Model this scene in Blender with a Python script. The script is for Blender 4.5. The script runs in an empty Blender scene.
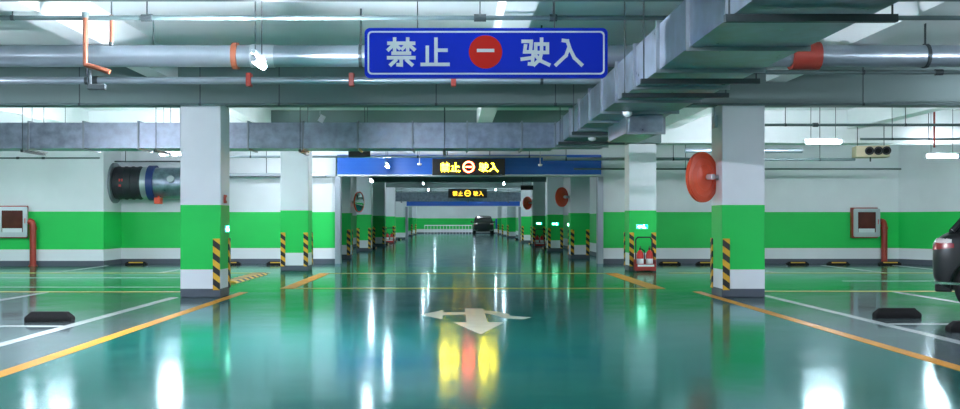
import bpy, bmesh, math, random
from mathutils import Vector, Matrix
random.seed(7)
PI = math.pi
C = bpy.context.scene.collection
S = bpy.context.scene

# ------------------------------------------------------------------ materials
def mat(name, col, rough=0.5, metal=0.0, spec=0.5, emit=None, estr=0.0, noise=0.0, nscale=4.0, rnoise=0.0, alpha=1.0, trans=0.0, coat=0.0, bump=0.0, bscale=20.0):
    m = bpy.data.materials.new(name); m.use_nodes = True
    nt = m.node_tree; b = nt.nodes['Principled BSDF']
    b.inputs['Base Color'].default_value = (*col, 1)
    b.inputs['Roughness'].default_value = rough
    b.inputs['Metallic'].default_value = metal
    b.inputs['Specular IOR Level'].default_value = spec
    b.inputs['Coat Weight'].default_value = coat
    if trans: b.inputs['Transmission Weight'].default_value = trans
    if emit:
        b.inputs['Emission Color'].default_value = (*emit, 1)
        b.inputs['Emission Strength'].default_value = estr
    if noise or rnoise or bump:
        g = nt.nodes.new('ShaderNodeNewGeometry')
        n = nt.nodes.new('ShaderNodeTexNoise'); n.inputs['Scale'].default_value = nscale
        n.inputs['Detail'].default_value = 5
        nt.links.new(g.outputs['Position'], n.inputs['Vector'])
        if noise:
            mr = nt.nodes.new('ShaderNodeMapRange')
            mr.inputs['From Min'].default_value = .25; mr.inputs['From Max'].default_value = .75
            mr.inputs['To Min'].default_value = 1 - noise; mr.inputs['To Max'].default_value = 1 + noise
            nt.links.new(n.outputs['Fac'], mr.inputs['Value'])
            mx = nt.nodes.new('ShaderNodeVectorMath'); mx.operation = 'SCALE'
            mx.inputs[0].default_value = col
            nt.links.new(mr.outputs[0], mx.inputs['Scale'])
            nt.links.new(mx.outputs[0], b.inputs['Base Color'])
        if rnoise:
            mr = nt.nodes.new('ShaderNodeMapRange')
            mr.inputs['From Min'].default_value = .25; mr.inputs['From Max'].default_value = .75
            mr.inputs['To Min'].default_value = max(0, rough - rnoise); mr.inputs['To Max'].default_value = rough + rnoise
            nt.links.new(n.outputs['Fac'], mr.inputs['Value'])
            nt.links.new(mr.outputs[0], b.inputs['Roughness'])
        if bump:
            n2 = nt.nodes.new('ShaderNodeTexNoise'); n2.inputs['Scale'].default_value = bscale
            nt.links.new(g.outputs['Position'], n2.inputs['Vector'])
            bp = nt.nodes.new('ShaderNodeBump'); bp.inputs['Strength'].default_value = bump; bp.inputs['Distance'].default_value = .01
            nt.links.new(n2.outputs['Fac'], bp.inputs['Height'])
            nt.links.new(bp.outputs[0], b.inputs['Normal'])
    return m

WHITE = (.80, .84, .86); GREEN = (.014, .60, .10); SKIRT = (.085, .105, .13)
def banded(name, white=WHITE, green=GREEN):
    """emulsion paint: dark skirting, white strip, green band, white above (heights in metres)"""
    m = bpy.data.materials.new(name); m.use_nodes = True
    nt = m.node_tree; b = nt.nodes['Principled BSDF']
    g = nt.nodes.new('ShaderNodeNewGeometry'); sx = nt.nodes.new('ShaderNodeSeparateXYZ')
    nt.links.new(g.outputs['Position'], sx.inputs[0])
    dv = nt.nodes.new('ShaderNodeMath'); dv.operation = 'DIVIDE'; dv.inputs[1].default_value = 4.0
    nt.links.new(sx.outputs['Z'], dv.inputs[0])
    r = nt.nodes.new('ShaderNodeValToRGB'); r.color_ramp.interpolation = 'CONSTANT'
    e = r.color_ramp.elements
    e[0].position = 0; e[0].color = (*SKIRT, 1)
    e[1].position = .13/4; e[1].color = (*white, 1)
    a = e.new(.44/4); a.color = (*green, 1)
    a = e.new(1.49/4); a.color = (*white, 1)
    nt.links.new(dv.outputs[0], r.inputs[0])
    n = nt.nodes.new('ShaderNodeTexNoise'); n.inputs['Scale'].default_value = .9; n.inputs['Detail'].default_value = 6
    nt.links.new(g.outputs['Position'], n.inputs['Vector'])
    mr = nt.nodes.new('ShaderNodeMapRange'); mr.inputs['From Min'].default_value = .3; mr.inputs['From Max'].default_value = .7
    mr.inputs['To Min'].default_value = .93; mr.inputs['To Max'].default_value = 1.03
    nt.links.new(n.outputs['Fac'], mr.inputs['Value'])
    vm = nt.nodes.new('ShaderNodeVectorMath'); vm.operation = 'SCALE'
    nt.links.new(r.outputs['Color'], vm.inputs[0]); nt.links.new(mr.outputs[0], vm.inputs['Scale'])
    nt.links.new(vm.outputs[0], b.inputs['Base Color'])
    b.inputs['Roughness'].default_value = .5
    b.inputs['Specular IOR Level'].default_value = .35
    return m

def floor_material():
    m = bpy.data.materials.new('epoxy_floor'); m.use_nodes = True
    nt = m.node_tree; b = nt.nodes['Principled BSDF']; L = nt.links
    g = nt.nodes.new('ShaderNodeNewGeometry'); sx = nt.nodes.new('ShaderNodeSeparateXYZ')
    L.new(g.outputs['Position'], sx.inputs[0])
    def M(op, a, bb):
        n = nt.nodes.new('ShaderNodeMath'); n.operation = op
        for i, v in enumerate((a, bb)):
            if isinstance(v, (int, float)): n.inputs[i].default_value = v
            else: L.new(v, n.inputs[i])
        return n.outputs[0]
    X, Y = sx.outputs['X'], sx.outputs['Y']
    out = M('MAXIMUM', M('LESS_THAN', X, -3.72), M('GREATER_THAN', X, 4.28))
    near = M('MULTIPLY', out, M('LESS_THAN', Y, 17.66))
    back = M('MULTIPLY', out, M('MULTIPLY', M('GREATER_THAN', Y, 27.4), M('LESS_THAN', Y, 29.5)))
    bay = M('MAXIMUM', near, back)
    cross = M('MULTIPLY', M('GREATER_THAN', Y, 17.66), M('LESS_THAN', Y, 27.4))
    n = nt.nodes.new('ShaderNodeTexNoise'); n.inputs['Scale'].default_value = .55; n.inputs['Detail'].default_value = 7; n.inputs['Roughness'].default_value = .6
    L.new(g.outputs['Position'], n.inputs['Vector'])
    def mix(f, a, c):
        x = nt.nodes.new('ShaderNodeMix'); x.data_type = 'RGBA'
        if isinstance(f, (int, float)): x.inputs[0].default_value = f
        else: L.new(f, x.inputs[0])
        for i, v in ((6, a), (7, c)):
            if isinstance(v, tuple): x.inputs[i].default_value = (*v, 1)
            else: L.new(v, x.inputs[i])
        return x.outputs[2]
    lane = mix(n.outputs['Fac'], (.004, .105, .085), (.010, .150, .120))
    xl = mix(n.outputs['Fac'], (.006, .19, .10), (.012, .26, .14))
    grey = mix(n.outputs['Fac'], (.10, .135, .145), (.15, .19, .20))
    col = mix(bay, mix(cross, lane, xl), grey)
    L.new(col, b.inputs['Base Color'])
    n2 = nt.nodes.new('ShaderNodeTexNoise'); n2.inputs['Scale'].default_value = 1.3; n2.inputs['Detail'].default_value = 4
    L.new(g.outputs['Position'], n2.inputs['Vector'])
    mr = nt.nodes.new('ShaderNodeMapRange'); mr.inputs['From Min'].default_value = .3; mr.inputs['From Max'].default_value = .7
    mr.inputs['To Min'].default_value = .09; mr.inputs['To Max'].default_value = .14
    L.new(n2.outputs['Fac'], mr.inputs['Value']); L.new(mr.outputs[0], b.inputs['Roughness'])
    n3 = nt.nodes.new('ShaderNodeTexNoise'); n3.inputs['Scale'].default_value = 2.2; n3.inputs['Detail'].default_value = 3
    L.new(g.outputs['Position'], n3.inputs['Vector'])
    bp = nt.nodes.new('ShaderNodeBump'); bp.inputs['Strength'].default_value = .12; bp.inputs['Distance'].default_value = .01
    L.new(n3.outputs['Fac'], bp.inputs['Height']); L.new(bp.outputs[0], b.inputs['Normal'])
    b.inputs['Specular IOR Level'].default_value = 0; b.inputs['Roughness'].default_value = .8
    for l in list(b.inputs['Roughness'].links): L.remove(l)
    gl = nt.nodes.new('ShaderNodeBsdfGlossy'); L.new(mr.outputs[0], gl.inputs['Roughness']); L.new(bp.outputs[0], gl.inputs['Normal'])
    L.new(mix(bay, mix(cross, (.62, .82, .83), (.60, .90, .75)), (.70, .82, .84)), gl.inputs['Color'])
    fr = nt.nodes.new('ShaderNodeFresnel'); fr.inputs['IOR'].default_value = 1.45
    ms = nt.nodes.new('ShaderNodeMixShader'); L.new(fr.outputs[0], ms.inputs[0]); L.new(b.outputs[0], ms.inputs[1]); L.new(gl.outputs[0], ms.inputs[2])
    L.new(ms.outputs[0], nt.nodes['Material Output'].inputs['Surface'])
    return m

def striped(name, c1, c2, period, axis=(0, 0, 1), skew=(0, 0, 0)):
    """hard diagonal hazard stripes in object space"""
    m = bpy.data.materials.new(name); m.use_nodes = True
    nt = m.node_tree; b = nt.nodes['Principled BSDF']; L = nt.links
    t = nt.nodes.new('ShaderNodeTexCoord')
    d = nt.nodes.new('ShaderNodeVectorMath'); d.operation = 'DOT_PRODUCT'
    d.inputs[1].default_value = tuple(a + k for a, k in zip(axis, skew))
    L.new(t.outputs['Object'], d.inputs[0])
    q = nt.nodes.new('ShaderNodeMath'); q.operation = 'DIVIDE'; q.inputs[1].default_value = period
    L.new(d.outputs['Value'], q.inputs[0])
    f = nt.nodes.new('ShaderNodeMath'); f.operation = 'FRACT'; L.new(q.outputs[0], f.inputs[0])
    lt = nt.nodes.new('ShaderNodeMath'); lt.operation = 'LESS_THAN'; lt.inputs[1].default_value = .5; L.new(f.outputs[0], lt.inputs[0])
    x = nt.nodes.new('ShaderNodeMix'); x.data_type = 'RGBA'
    x.inputs[6].default_value = (*c1, 1); x.inputs[7].default_value = (*c2, 1)
    L.new(lt.outputs[0], x.inputs[0]); L.new(x.outputs[2], b.inputs['Base Color'])
    b.inputs['Roughness'].default_value = .45
    return m

YEL = (.75, .40, .02); BLK = (.012, .012, .014)
M = dict(
    wall=banded('wall_paint'), column=banded('column_paint', (.80, .84, .88)),
    ceil=mat('ceiling_paint', (.80, .84, .84), .8, noise=.05, nscale=1.2),
    beam=mat('beam_paint_shaded', (.145, .205, .20), .7, noise=.06, nscale=1.0),  # grey-green beam colour, darkened to carry the shade on the faces
    floor=floor_material(),
    duct=mat('galvanised_duct', (.33, .385, .47), .36, .85, noise=.32, nscale=6.0, rnoise=.10),
    ductdark=mat('duct_flange', (.30, .34, .37), .45, .8),
    pipe=mat('silver_pipe', (.34, .40, .45), .33, .7, noise=.12, nscale=3),
    pipegreen=mat('grey_green_pipe', (.10, .15, .15), .45, .2, noise=.1),
    iron=mat('dark_iron', (.05, .065, .07), .5, .5),
    rust=mat('orange_pipe_paint', (.27, .078, .036), .5, noise=.1),
    redpipe=mat('red_riser_paint', (.34, .035, .02), .4, noise=.15),
    standred=mat('dark_red_stand_paint', (.36, .018, .015), .4),
    red=mat('red_paint', (.62, .025, .02), .35),
    orange=mat('orange_red_shell', (.88, .10, .035), .35, noise=.05),
    blue=mat('blue_sign_film', (.004, .030, .60), .6, spec=.15),
    white=mat('white_film', (.84, .87, .90), .6, spec=.2),
    signred=mat('red_sign_film', (.72, .022, .012), .6, spec=.15),
    shutter=mat('blue_shutter_steel', (.018, .12, .52), .35, .1, noise=.06),
    steel=mat('brushed_steel', (.52, .57, .60), .38, .7),
    lightsteel=mat('pale_steel', (.66, .71, .73), .45, .3),
    jamb=mat('grey_door_steel', (.30, .34, .38), .4, .5),
    black=mat('black_plastic', (.012, .013, .015), .45),
    rubber=mat('black_rubber', (.010, .010, .011), .8, spec=.25),
    yellow=mat('yellow_paint', (.62, .36, .03), .4),
    guard=striped('hazard_guard', BLK, YEL, .21, (0, 0, 1), (.75, .75, 0)),
    stopstripe=striped('hazard_stop', BLK, YEL, .30, (1, 0, 0)),
    bumpstripe=striped('hazard_bump', BLK, YEL, .5, (0, 1, 0)),
    lineorange=mat('orange_road_paint', (.66, .27, .012), .45, spec=.2, noise=.15, nscale=2.0),
    lineyellow=mat('yellow_road_paint', (.50, .42, .08), .4, spec=.25, noise=.2, nscale=2.0),
    linewhite=mat('white_road_paint', (.60, .66, .66), .2, noise=.12, nscale=2.0),
    linearrow=mat('worn_white_road_paint', (.27, .33, .27), .4, noise=.15, nscale=3.0),
    beige=mat('beige_casing', (.66, .55, .36), .5),
    glassred=mat('dark_red_pane', (.10, .018, .018), .15, noise=.2),
    mirror=mat('mirror_face', (.85, .88, .9), .04, 1.0),
    flexblack=mat('black_flexible_sleeve', (.022, .026, .032), .6, noise=.25, nscale=6),
    fanblue=mat('blue_flange', (.02, .05, .19), .45),
    tube=mat('lit_tube', (.9, .95, .95), .5, emit=(.91, .96, 1.10), estr=120.0),
    tubehot=mat('bright_lit_tube', (.9, .95, .95), .5, emit=(.91, .96, 1.10), estr=1600.0),
    led=mat('lit_amber_led', (.3, .2, .02), .5, emit=(1.0, .60, .009), estr=50.0),
    leddim=mat('dim_amber_led', (.3, .2, .02), .5, emit=(1.0, .55, .03), estr=2.2),
    ledred=mat('lit_red_led', (.3, .02, .01), .5, emit=(1.0, .09, .03), estr=26.0),
    exitgreen=mat('lit_green_panel', (.02, .3, .15), .5, emit=(.0, .85, .42), estr=3.0),
    exitwhite=mat('lit_white_mark', (.6, .8, .7), .5, emit=(.6, 1.0, .85), estr=12.0),
    paint=mat('dark_car_paint', (.016, .018, .020), .34, .2, coat=.25),
    carglass=mat('dark_car_glass', (.010, .014, .015), .05, 0, 1.0),
    chrome=mat('chrome_strip', (.7, .72, .73), .15, 1.0),
    tail=mat('tail_lamp_lens', (.30, .02, .02), .2, coat=1.0),
    tailwhite=mat('clear_lamp_lens', (.75, .66, .64), .15, coat=1.0),
    rim=mat('alloy_rim', (.45, .47, .48), .3, .9),
    bluenotice=mat('blue_notice', (.02, .10, .50), .4),
)

# ------------------------------------------------------------------ mesh helpers
class MB:
    def __init__(s): s.bm = bmesh.new()
    def box(s, a, b, bev=0.0):
        x0, y0, z0 = a; x1, y1, z1 = b
        r = bmesh.ops.create_cube(s.bm, size=1)
        vs = r['verts']
        for v in vs:
            v.co = Vector(((x0+x1)/2 + v.co.x*(x1-x0), (y0+y1)/2 + v.co.y*(y1-y0), (z0+z1)/2 + v.co.z*(z1-z0)))
        if bev:
            es = list({e for v in vs for e in v.link_edges})
            bmesh.ops.bevel(s.bm, geom=es, offset=bev, segments=2, affect='EDGES', profile=.5)
        return s
    def obox(s, c, size, rot):
        r = bmesh.ops.create_cube(s.bm, size=1)
        mt = Matrix.Translation(c) @ rot.to_4x4() @ Matrix.Diagonal((*size, 1))
        bmesh.ops.transform(s.bm, matrix=mt, verts=r['verts']); return s
    def tube(s, p, q, r, seg=16, r2=None):
        p, q = Vector(p), Vector(q); d = q - p
        o = bmesh.ops.create_cone(s.bm, cap_ends=True, segments=seg, radius1=r, radius2=r if r2 is None else r2, depth=d.length)
        mt = Matrix.Translation((p+q)/2) @ d.to_track_quat('Z', 'Y').to_matrix().to_4x4()
        bmesh.ops.transform(s.bm, matrix=mt, verts=o['verts']); return s
    def path(s, pts, r, seg=12):
        for i in range(len(pts)-1):
            s.tube(pts[i], pts[i+1], r, seg)
            if i: s.ball(pts[i], r*1.0, seg)
        return s
    def ball(s, c, r, seg=12, sc=(1, 1, 1)):
        o = bmesh.ops.create_uvsphere(s.bm, u_segments=seg, v_segments=max(6, seg//2), radius=r)
        for v in o['verts']: v.co = Vector((c[0]+v.co.x*sc[0], c[1]+v.co.y*sc[1], c[2]+v.co.z*sc[2]))
        return s
    def prism(s, poly, y0, y1, axes=(0, 2, 1)):
        """poly in the plane of axes[0],axes[1], extruded along axes[2]"""
        vs = []
        for y in (y0, y1):
            row = []
            for a, b in poly:
                c = [0, 0, 0]; c[axes[0]] = a; c[axes[1]] = b; c[axes[2]] = y
                row.append(s.bm.verts.new(c))
            vs.append(row)
        n = len(poly)
        s.bm.faces.new(vs[0]); s.bm.faces.new(list(reversed(vs[1])))
        for i in range(n):
            s.bm.faces.new((vs[0][i], vs[1][i], vs[1][(i+1) % n], vs[0][(i+1) % n]))
        return s
    def lathe(s, prof, mt=None, seg=40, close=False):
        rows = []
        for r, z in prof:
            rows.append([s.bm.verts.new((r*math.cos(2*PI*k/seg), r*math.sin(2*PI*k/seg), z)) for k in range(seg)])
        allv = [v for r in rows for v in r]
        pairs = list(zip(rows, rows[1:])) + ([(rows[-1], rows[0])] if close else [])
        for a, b in pairs:
            for k in range(seg):
                s.bm.faces.new((a[k], a[(k+1) % seg], b[(k+1) % seg], b[k]))
        if not close:
            s.bm.faces.new(list(reversed(rows[0]))); s.bm.faces.new(rows[-1])
        if mt is not None: bmesh.ops.transform(s.bm, matrix=mt, verts=allv)
        return s
    def ring(s, outer, inner, y0, y1):
        """closed ring between two equally long outlines in XZ, y0..y1"""
        n = len(outer); R = []
        for y in (y0, y1):
            R.append([s.bm.verts.new((a, y, b)) for a, b in outer]); R.append([s.bm.verts.new((a, y, b)) for a, b in inner])
        for i in range(n):
            j = (i+1) % n
            s.bm.faces.new((R[0][i], R[0][j], R[1][j], R[1][i])); s.bm.faces.new((R[2][i], R[3][i], R[3][j], R[2][j]))
            s.bm.faces.new((R[0][i], R[2][i], R[2][j], R[0][j])); s.bm.faces.new((R[1][i], R[1][j], R[3][j], R[3][i]))
        return s
    def build(s, name, m, parent=None, loc=None, smooth=False, rotz=0):
        bmesh.ops.recalc_face_normals(s.bm, faces=s.bm.faces)
        me = bpy.data.meshes.new(name); s.bm.to_mesh(me); s.bm.free()
        me.materials.append(m)
        if smooth:
            for p in me.polygons: p.use_smooth = True
            try: me.set_sharp_from_angle(angle=math.radians(35))
            except Exception: pass
        o = bpy.data.objects.new(name, me); C.objects.link(o)
        if parent: o.parent = parent
        if loc: o.location = loc
        if rotz: o.rotation_euler.z = rotz
        return o

def tag(o, label=None, cat=None, group=None, kind=None):
    if label: o['label'] = label
    if cat: o['category'] = cat
    if group: o['group'] = group
    if kind: o['kind'] = kind
    return o
def thing(name, label, cat, loc=(0, 0, 0), rotz=0, group=None):
    o = bpy.data.objects.new(name, None); C.objects.link(o)
    o.empty_display_size = .2
    o.location = loc; o.rotation_euler = (0, 0, rotz)
    return tag(o, label, cat, group)
def structure(o, label): return tag(o, label, None, None, 'structure')
def dup(root, loc, rotz=None, label=None, group=None, scale=None):
    r = root.copy(); C.objects.link(r); r.location = loc
    if rotz is not None: r.rotation_euler = (0, 0, rotz)
    if label: r['label'] = label
    if group: r['group'] = group
    if scale: r.scale = (scale,)*3
    for ch in list(root.children):
        c = ch.copy(); C.objects.link(c); c.parent = r
        for g in list(ch.children):
            d = g.copy(); C.objects.link(d); d.parent = c
    return r
def rrect(x0, z0, x1, z1, r, n=6):
    pts = []
    for cx, cz, a0 in ((x1-r, z1-r, 0), (x0+r, z1-r, 90), (x0+r, z0+r, 180), (x1-r, z0+r, 270)):
        for k in range(n+1):
            a = math.radians(a0 + 90*k/n); pts.append((cx + r*math.cos(a), cz + r*math.sin(a)))
    return pts

CEIL = 3.95
# ------------------------------------------------------------------ the setting
b = MB(); b.box((-17, -6, -.2), (17.5, 99, 0))
floor = structure(b.build('floor', M['floor']), 'glossy green epoxy floor of the garage with grey parking bays')
LZ = [.0025]
def line(x0, y0, x1, y1, m, name='painted_line'):
    LZ[0] += .00015; z = LZ[0]
    return MB().box((x0, y0, .0), (x1, y1, z)).build(name, m, floor)
W = .11
line(-3.75, 1.0, -3.60, 17.6, M['lineorange']); line(4.17, 1.0, 4.32, 17.75, M['lineorange'])
line(-4.62, 1.0, -4.49, 16.4, M['linewhite']); line(5.09, 1.0, 5.22, 16.9, M['linewhite'])
line(-7.17, 7.0, -7.05, 17.55, M['linewhite']); line(7.62, 7.0, 7.74, 17.6, M['linewhite'])
line(-9.72, 7.0, -9.60, 17.55, M['linewhite']); line(10.17, 7.0, 10.29, 17.6, M['linewhite'])
line(-16.8, 11.85, -4.64, 11.97, M['linewhite']); line(5.24, 12.1, 16.8, 12.22, M['linewhite'])
line(-16.8, 17.58, -4.46, 17.78, M['lineyellow']); line(5.04, 17.72, 16.8, 17.92, M['lineyellow'])
line(-16.8, 18.9, -4.9, 19.02, M['linewhite']); line(-16.8, 22.0, -4.9, 22.12, M['linewhite'])
line(8.0, 20.8, 16.0, 20.92, M['linewhite'])
line(-16.8, 24.0, -4.4, 24.15, M['lineyellow']); line(5.1, 24.0, 14.0, 24.15, M['lineyellow'])
line(-2.95, 18.5, 3.55, 18.66, M['lineyellow']); line(-2.95, 23.8, 3.55, 23.98, M['lineyellow'])
line(-3.20, 18.5, -2.95, 23.98, M['lineorange']); line(3.55, 18.5, 3.85, 23.98, M['lineorange'])
for x in (-9.7, -7.1): line(x, 24.16, x+.11, 28.0, M['linewhite'])
for x in (7.65, 10.2, 12.2): line(x, 24.16, x+.11, 28.2, M['linewhite'])
# three-way arrow painted for oncoming traffic
a = MB()
a.prism([(.14, 14.3), (.40, 14.3), (.40, 12.35), (.60, 12.35), (.28, 11.05), (-.02, 12.35), (.14, 12.35)], 0, .003, (0, 1, 2))
a.prism([(.40, 14.0), (.62, 13.75), (.72, 13.45), (.72, 13.2), (.98, 13.0), (.86, 12.75), (.64, 12.9), (.52, 13.35), (.40, 13.6)], 0, .003, (0, 1, 2))
a.prism([(.14, 13.75), (-.16, 13.7), (-.16, 14.05), (-.46, 13.35), (-.16, 12.75), (-.16, 13.3), (.14, 13.4)], 0, .003, (0, 1, 2))
a.build('painted_arrow', M['linearrow'], floor)

ce = structure(MB().box((-17, -6, CEIL), (17.5, 99, CEIL+.2)).build('ceiling', M['ceil']), 'white painted concrete ceiling with beams')
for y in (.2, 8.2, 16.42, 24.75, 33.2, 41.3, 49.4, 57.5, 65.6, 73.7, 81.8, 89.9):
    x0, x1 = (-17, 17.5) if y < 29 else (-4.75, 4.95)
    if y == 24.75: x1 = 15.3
    if y == 24.75:      # over the bays this beam takes plain ceiling white; lane span has shade painted in
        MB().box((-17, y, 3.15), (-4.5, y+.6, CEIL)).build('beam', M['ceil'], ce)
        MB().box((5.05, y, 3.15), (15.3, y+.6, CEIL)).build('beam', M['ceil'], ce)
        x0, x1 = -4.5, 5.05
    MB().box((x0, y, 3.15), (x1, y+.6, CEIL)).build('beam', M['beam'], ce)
for x in (-13.4, -9.3, -4.83, .53, 5.05, 9.6, 13.9):
    yy = 99 if abs(x) < 6 else 29.4
    if x < -9.5: yy = 27.9
    if x > 13: yy = 26.5
    MB().box((x, -6, 3.5), (x+.33, yy, CEIL)).build('beam', M['ceil'], ce)

b = MB(); b.box((-17, 27.9, 0), (-9.7, 28.1, CEIL)); b.box((-9.9, 28.1, 0), (-9.7, 29.4, CEIL)); b.box((-17.2, -6, 0), (-17, 28.1, CEIL))
structure(b.build('wall_left', M['wall']), 'white wall with green band at the left with a fire cabinet')
structure(MB().box((-9.9, 29.4, 0), (-3.47, 29.6, CEIL)).build('wall_back_left', M['wall']), 'white wall with green band left of the shutter opening')
structure(MB().box((4.29, 29.4, 0), (12.95, 29.6, CEIL)).build('wall_back_right', M['wall']), 'white wall with green band right of the shutter opening')
b = MB(); b.prism([(12.9, 29.4), (15.0, 25.5), (17.5, 21.2), (17.5, -6), (17.7, -6), (17.7, 21.3), (15.2, 25.7), (13.0, 29.6)], 0, CEIL, (0, 1, 2))
structure(b.build('wall_right', M['wall']), 'white wall with green band slanting away at the far right')
structure(MB().box((-17.2, -6.2, 0), (17.7, -6, CEIL)).build('wall_front', M['wall']), 'white wall with green band behind the camera')
structure(MB().box((-3.47, 29.4, 3.15), (4.29, 29.6, CEIL)).build('wall_header', M['ceil']), 'white wall above the blue rolling shutter housing')
structure(MB().box((-4.95, 29.6, 0), (-4.75, 99, CEIL)).build('wall_corridor_left', M['wall']), 'long side wall on the left of the far lane')
structure(MB().box((4.95, 29.6, 0), (5.15, 99, CEIL)).build('wall_corridor_right', M['wall']), 'long side wall on the right of the far lane')
structure(MB().box((-4.95, 98.8, 0), (5.15, 99, CEIL)).build('wall_end', M['wall']), 'white wall with green band at the far end of the lane')

def shutter(name, x0, x1, y, zb, zt, label):
    r = thing(name, label, 'door', ((x0+x1)/2, y, 0)); del r['category']; r['kind'] = 'structure'
    w = (x1-x0)/2; h = zt-zb
    m = MB(); m.box((-w, -.24, zb+.05), (w, 0, zt), .01)
    for k in range(1, 5):
        z = zb + .05 + k*(h-.05)/5
        m.box((-w+.02, -.252, z-.008), (w-.02, -.24, z+.008))
    m.build('shutter_box', M['shutter'], r)
    MB().box((-w, -.27, zb), (w, .2, zb+.05)).build('bottom_bar', M['lightsteel'], r)
    for sgn in (-1, 1):
        MB().box((sgn*w-.08, -.10, 0), (sgn*w+.08, .22, zb)).build('guide_rail', M['jamb'], r)
    return r
shutter('door_1', -3.40, 4.22, 29.4, 2.53, 3.15, 'blue rolling fire shutter housing over the lane opening')
shutter('door_2', -3.25, 4.35, 68.0, 2.20, 2.80, 'second blue rolling shutter housing far down the lane')
structure(MB().box((-4.75, 68.02, 2.8), (4.95, 68.2, CEIL)).build('wall_header_far', M['ceil']), 'wall above the far rolling shutter')
b = MB(); b.box((-4.75, 68.0, 0), (-3.35, 68.2, 2.8)); b.box((4.45, 68.0, 0), (4.95, 68.2, 2.8))
structure(b.build('wall_pier_far', M['wall']), 'short wall stubs beside the far shutter')

# ------------------------------------------------------------------ columns
def column(x0, x1, y0, y1, label, guards, group=None, top=3.15):
    cx, cy = (x0+x1)/2, (y0+y1)/2; hx, hy = (x1-x0)/2, (y1-y0)/2
    r = thing('column', label, 'column', (cx, cy, 0), 0, group)
    MB().box((-hx, -hy, 0), (hx, hy, top), .018).build('shaft', M['column'], r)
    for face, side in guards:
        m = MB(); w = .115; t = .02
        if face == 'f':
            xa = -hx+.01 if side < 0 else hx-.01-w
            m.box((xa, -hy-t, .12), (xa+w, -hy-.0005, .955), .004)
        else:   # inner side faces
            s = 1 if face == 'r' else -1
            ya = -hy+.01 if side < 0 else hy-.01-w
            xa, xb = (hx+.0005, hx+t) if s > 0 else (-hx-t, -hx-.0005)
            m.box((xa, ya, .12), (xb, ya+w, .955), .004)
        m.build('corner_guard', M['guard'], r)
    return r
column(-4.46, -3.80, 16.40, 17.05, 'nearest column on the left of the lane, with green band and two striped guards', [('f', 1), ('r', 1)])
column(4.33, 5.03, 16.40, 17.08, 'nearest column on the right, carrying the orange convex mirror', [('f', -1), ('l', 1)])
column(-4.32, -3.62, 25.0, 25.65, 'brightly lit white and green column in front of the wall left of the shutter', [('f', -1), ('f', 1), ('r', 1)])
column(4.30, 4.98, 25.0, 25.65, 'column on the right with red extinguisher stand at its foot', [('f', -1), ('f', 1), ('l', 1)])
ords = ['first', 'second', 'third', 'fourth', 'fifth', 'sixth', 'seventh']
for i, y in enumerate((33.15, 41.25, 49.35, 57.45, 73.6, 81.7, 89.9)):
    column(-4.02, -3.42, y, y+.6, f'{ords[i]} column beyond the shutter on the left side of the far lane', [('f', 1), ('f', -1), ('r', 1)] if i < 4 else [('f', 1)], 'columns along the far lane')
    column(3.78, 4.42, y, y+.6, f'{ords[i]} column beyond the shutter on the right side of the far lane', [('f', -1), ('f', 1), ('l', 1)] if i < 4 else [('f', -1)], 'columns along the far lane')

# ------------------------------------------------------------------ lettering
G = {
 'jin': [[(.05,.82),(.46,.82)],[(.26,.98),(.26,.53)],[(.24,.79),(.04,.59)],[(.28,.77),(.43,.64)],
         [(.53,.82),(.95,.82)],[(.73,.98),(.73,.53)],[(.71,.79),(.54,.62)],[(.75,.79),(.96,.60)],
         [(.20,.46),(.80,.46)],[(.04,.30),(.96,.30)],[(.5,.30),(.5,.04),(.38,.05)],[(.30,.21),(.13,.05)],[(.70,.21),(.88,.05)]],
 'zhi': [[(.53,.97),(.53,.06)],[(.53,.57),(.90,.57)],[(.22,.68),(.22,.06)],[(.03,.06),(.97,.06)]],
 'shi': [[(.05,.89),(.35,.89),(.32,.52)],[(.14,.73),(.11,.51),(.42,.51),(.39,.07),(.28,.08)],[(.02,.25),(.32,.29)],
         [(.51,.79),(.51,.49),(.93,.49),(.93,.79),(.51,.79)],[(.72,.97),(.72,.50),(.66,.25),(.46,.05)],[(.52,.37),(.66,.20),(.98,.05)]],
 'ru': [[(.51,.68),(.40,.38),(.05,.05)],[(.30,.92),(.45,.90),(.55,.60),(.70,.30),(.96,.05)]],
}
def strokes(mb, key, x, z, s, w, y0, y1):
    for st in G[key]:
        pts = [Vector((x+p[0]*s, z+p[1]*s)) for p in st]
        for i in range(len(pts)-1):
            d = (pts[i+1]-pts[i]).normalized(); n = Vector((-d.y, d.x))*w/2
            p = pts[i]-d*w*.45; q = pts[i+1]+d*w*.45
            mb.prism([(v.x, v.y) for v in (p+n, q+n, q-n, p-n)], y0, y1)
            y0 -= .0002
# blue hanging sign
sg = thing('hanging_sign', 'blue hanging no-entry sign with white Chinese characters above the lane', 'sign', (.285, 9.3, 2.555))
SW, SH = 1.115, .455
MB().prism(rrect(-SW, 0, SW, SH, .05), -.03, .03).build('panel', M['blue'], sg)
MB().ring(rrect(-SW+.028, .028, SW-.028, SH-.028, .04), rrect(-SW+.043, .043, SW-.043, SH-.043, .03), -.034, -.0302).build('border', M['white'], sg)
for k, xx in (('jin', -.905), ('zhi', -.595), ('shi', .325), ('ru', .63)):
    m = MB(); strokes(m, k, xx, .105, .255, .032, -.036, -.0302); m.build('character', M['white'], sg)
disc = MB().prism([(-.005+.153*math.cos(2*PI*k/40), .235+.153*math.sin(2*PI*k/40)) for k in range(40)], -.036, -.0302).build('no_entry_disc', M['signred'], sg)
MB().box((-.085, -.040, .232), (.075, -.0362, .262)).build('white_bar', M['white'], disc)
for x in (-.63, .63):
    MB().tube((x, 0, SH), (x, 0, CEIL-2.555), .005, 6).build('hanging_wire', M['iron'], sg)

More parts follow.
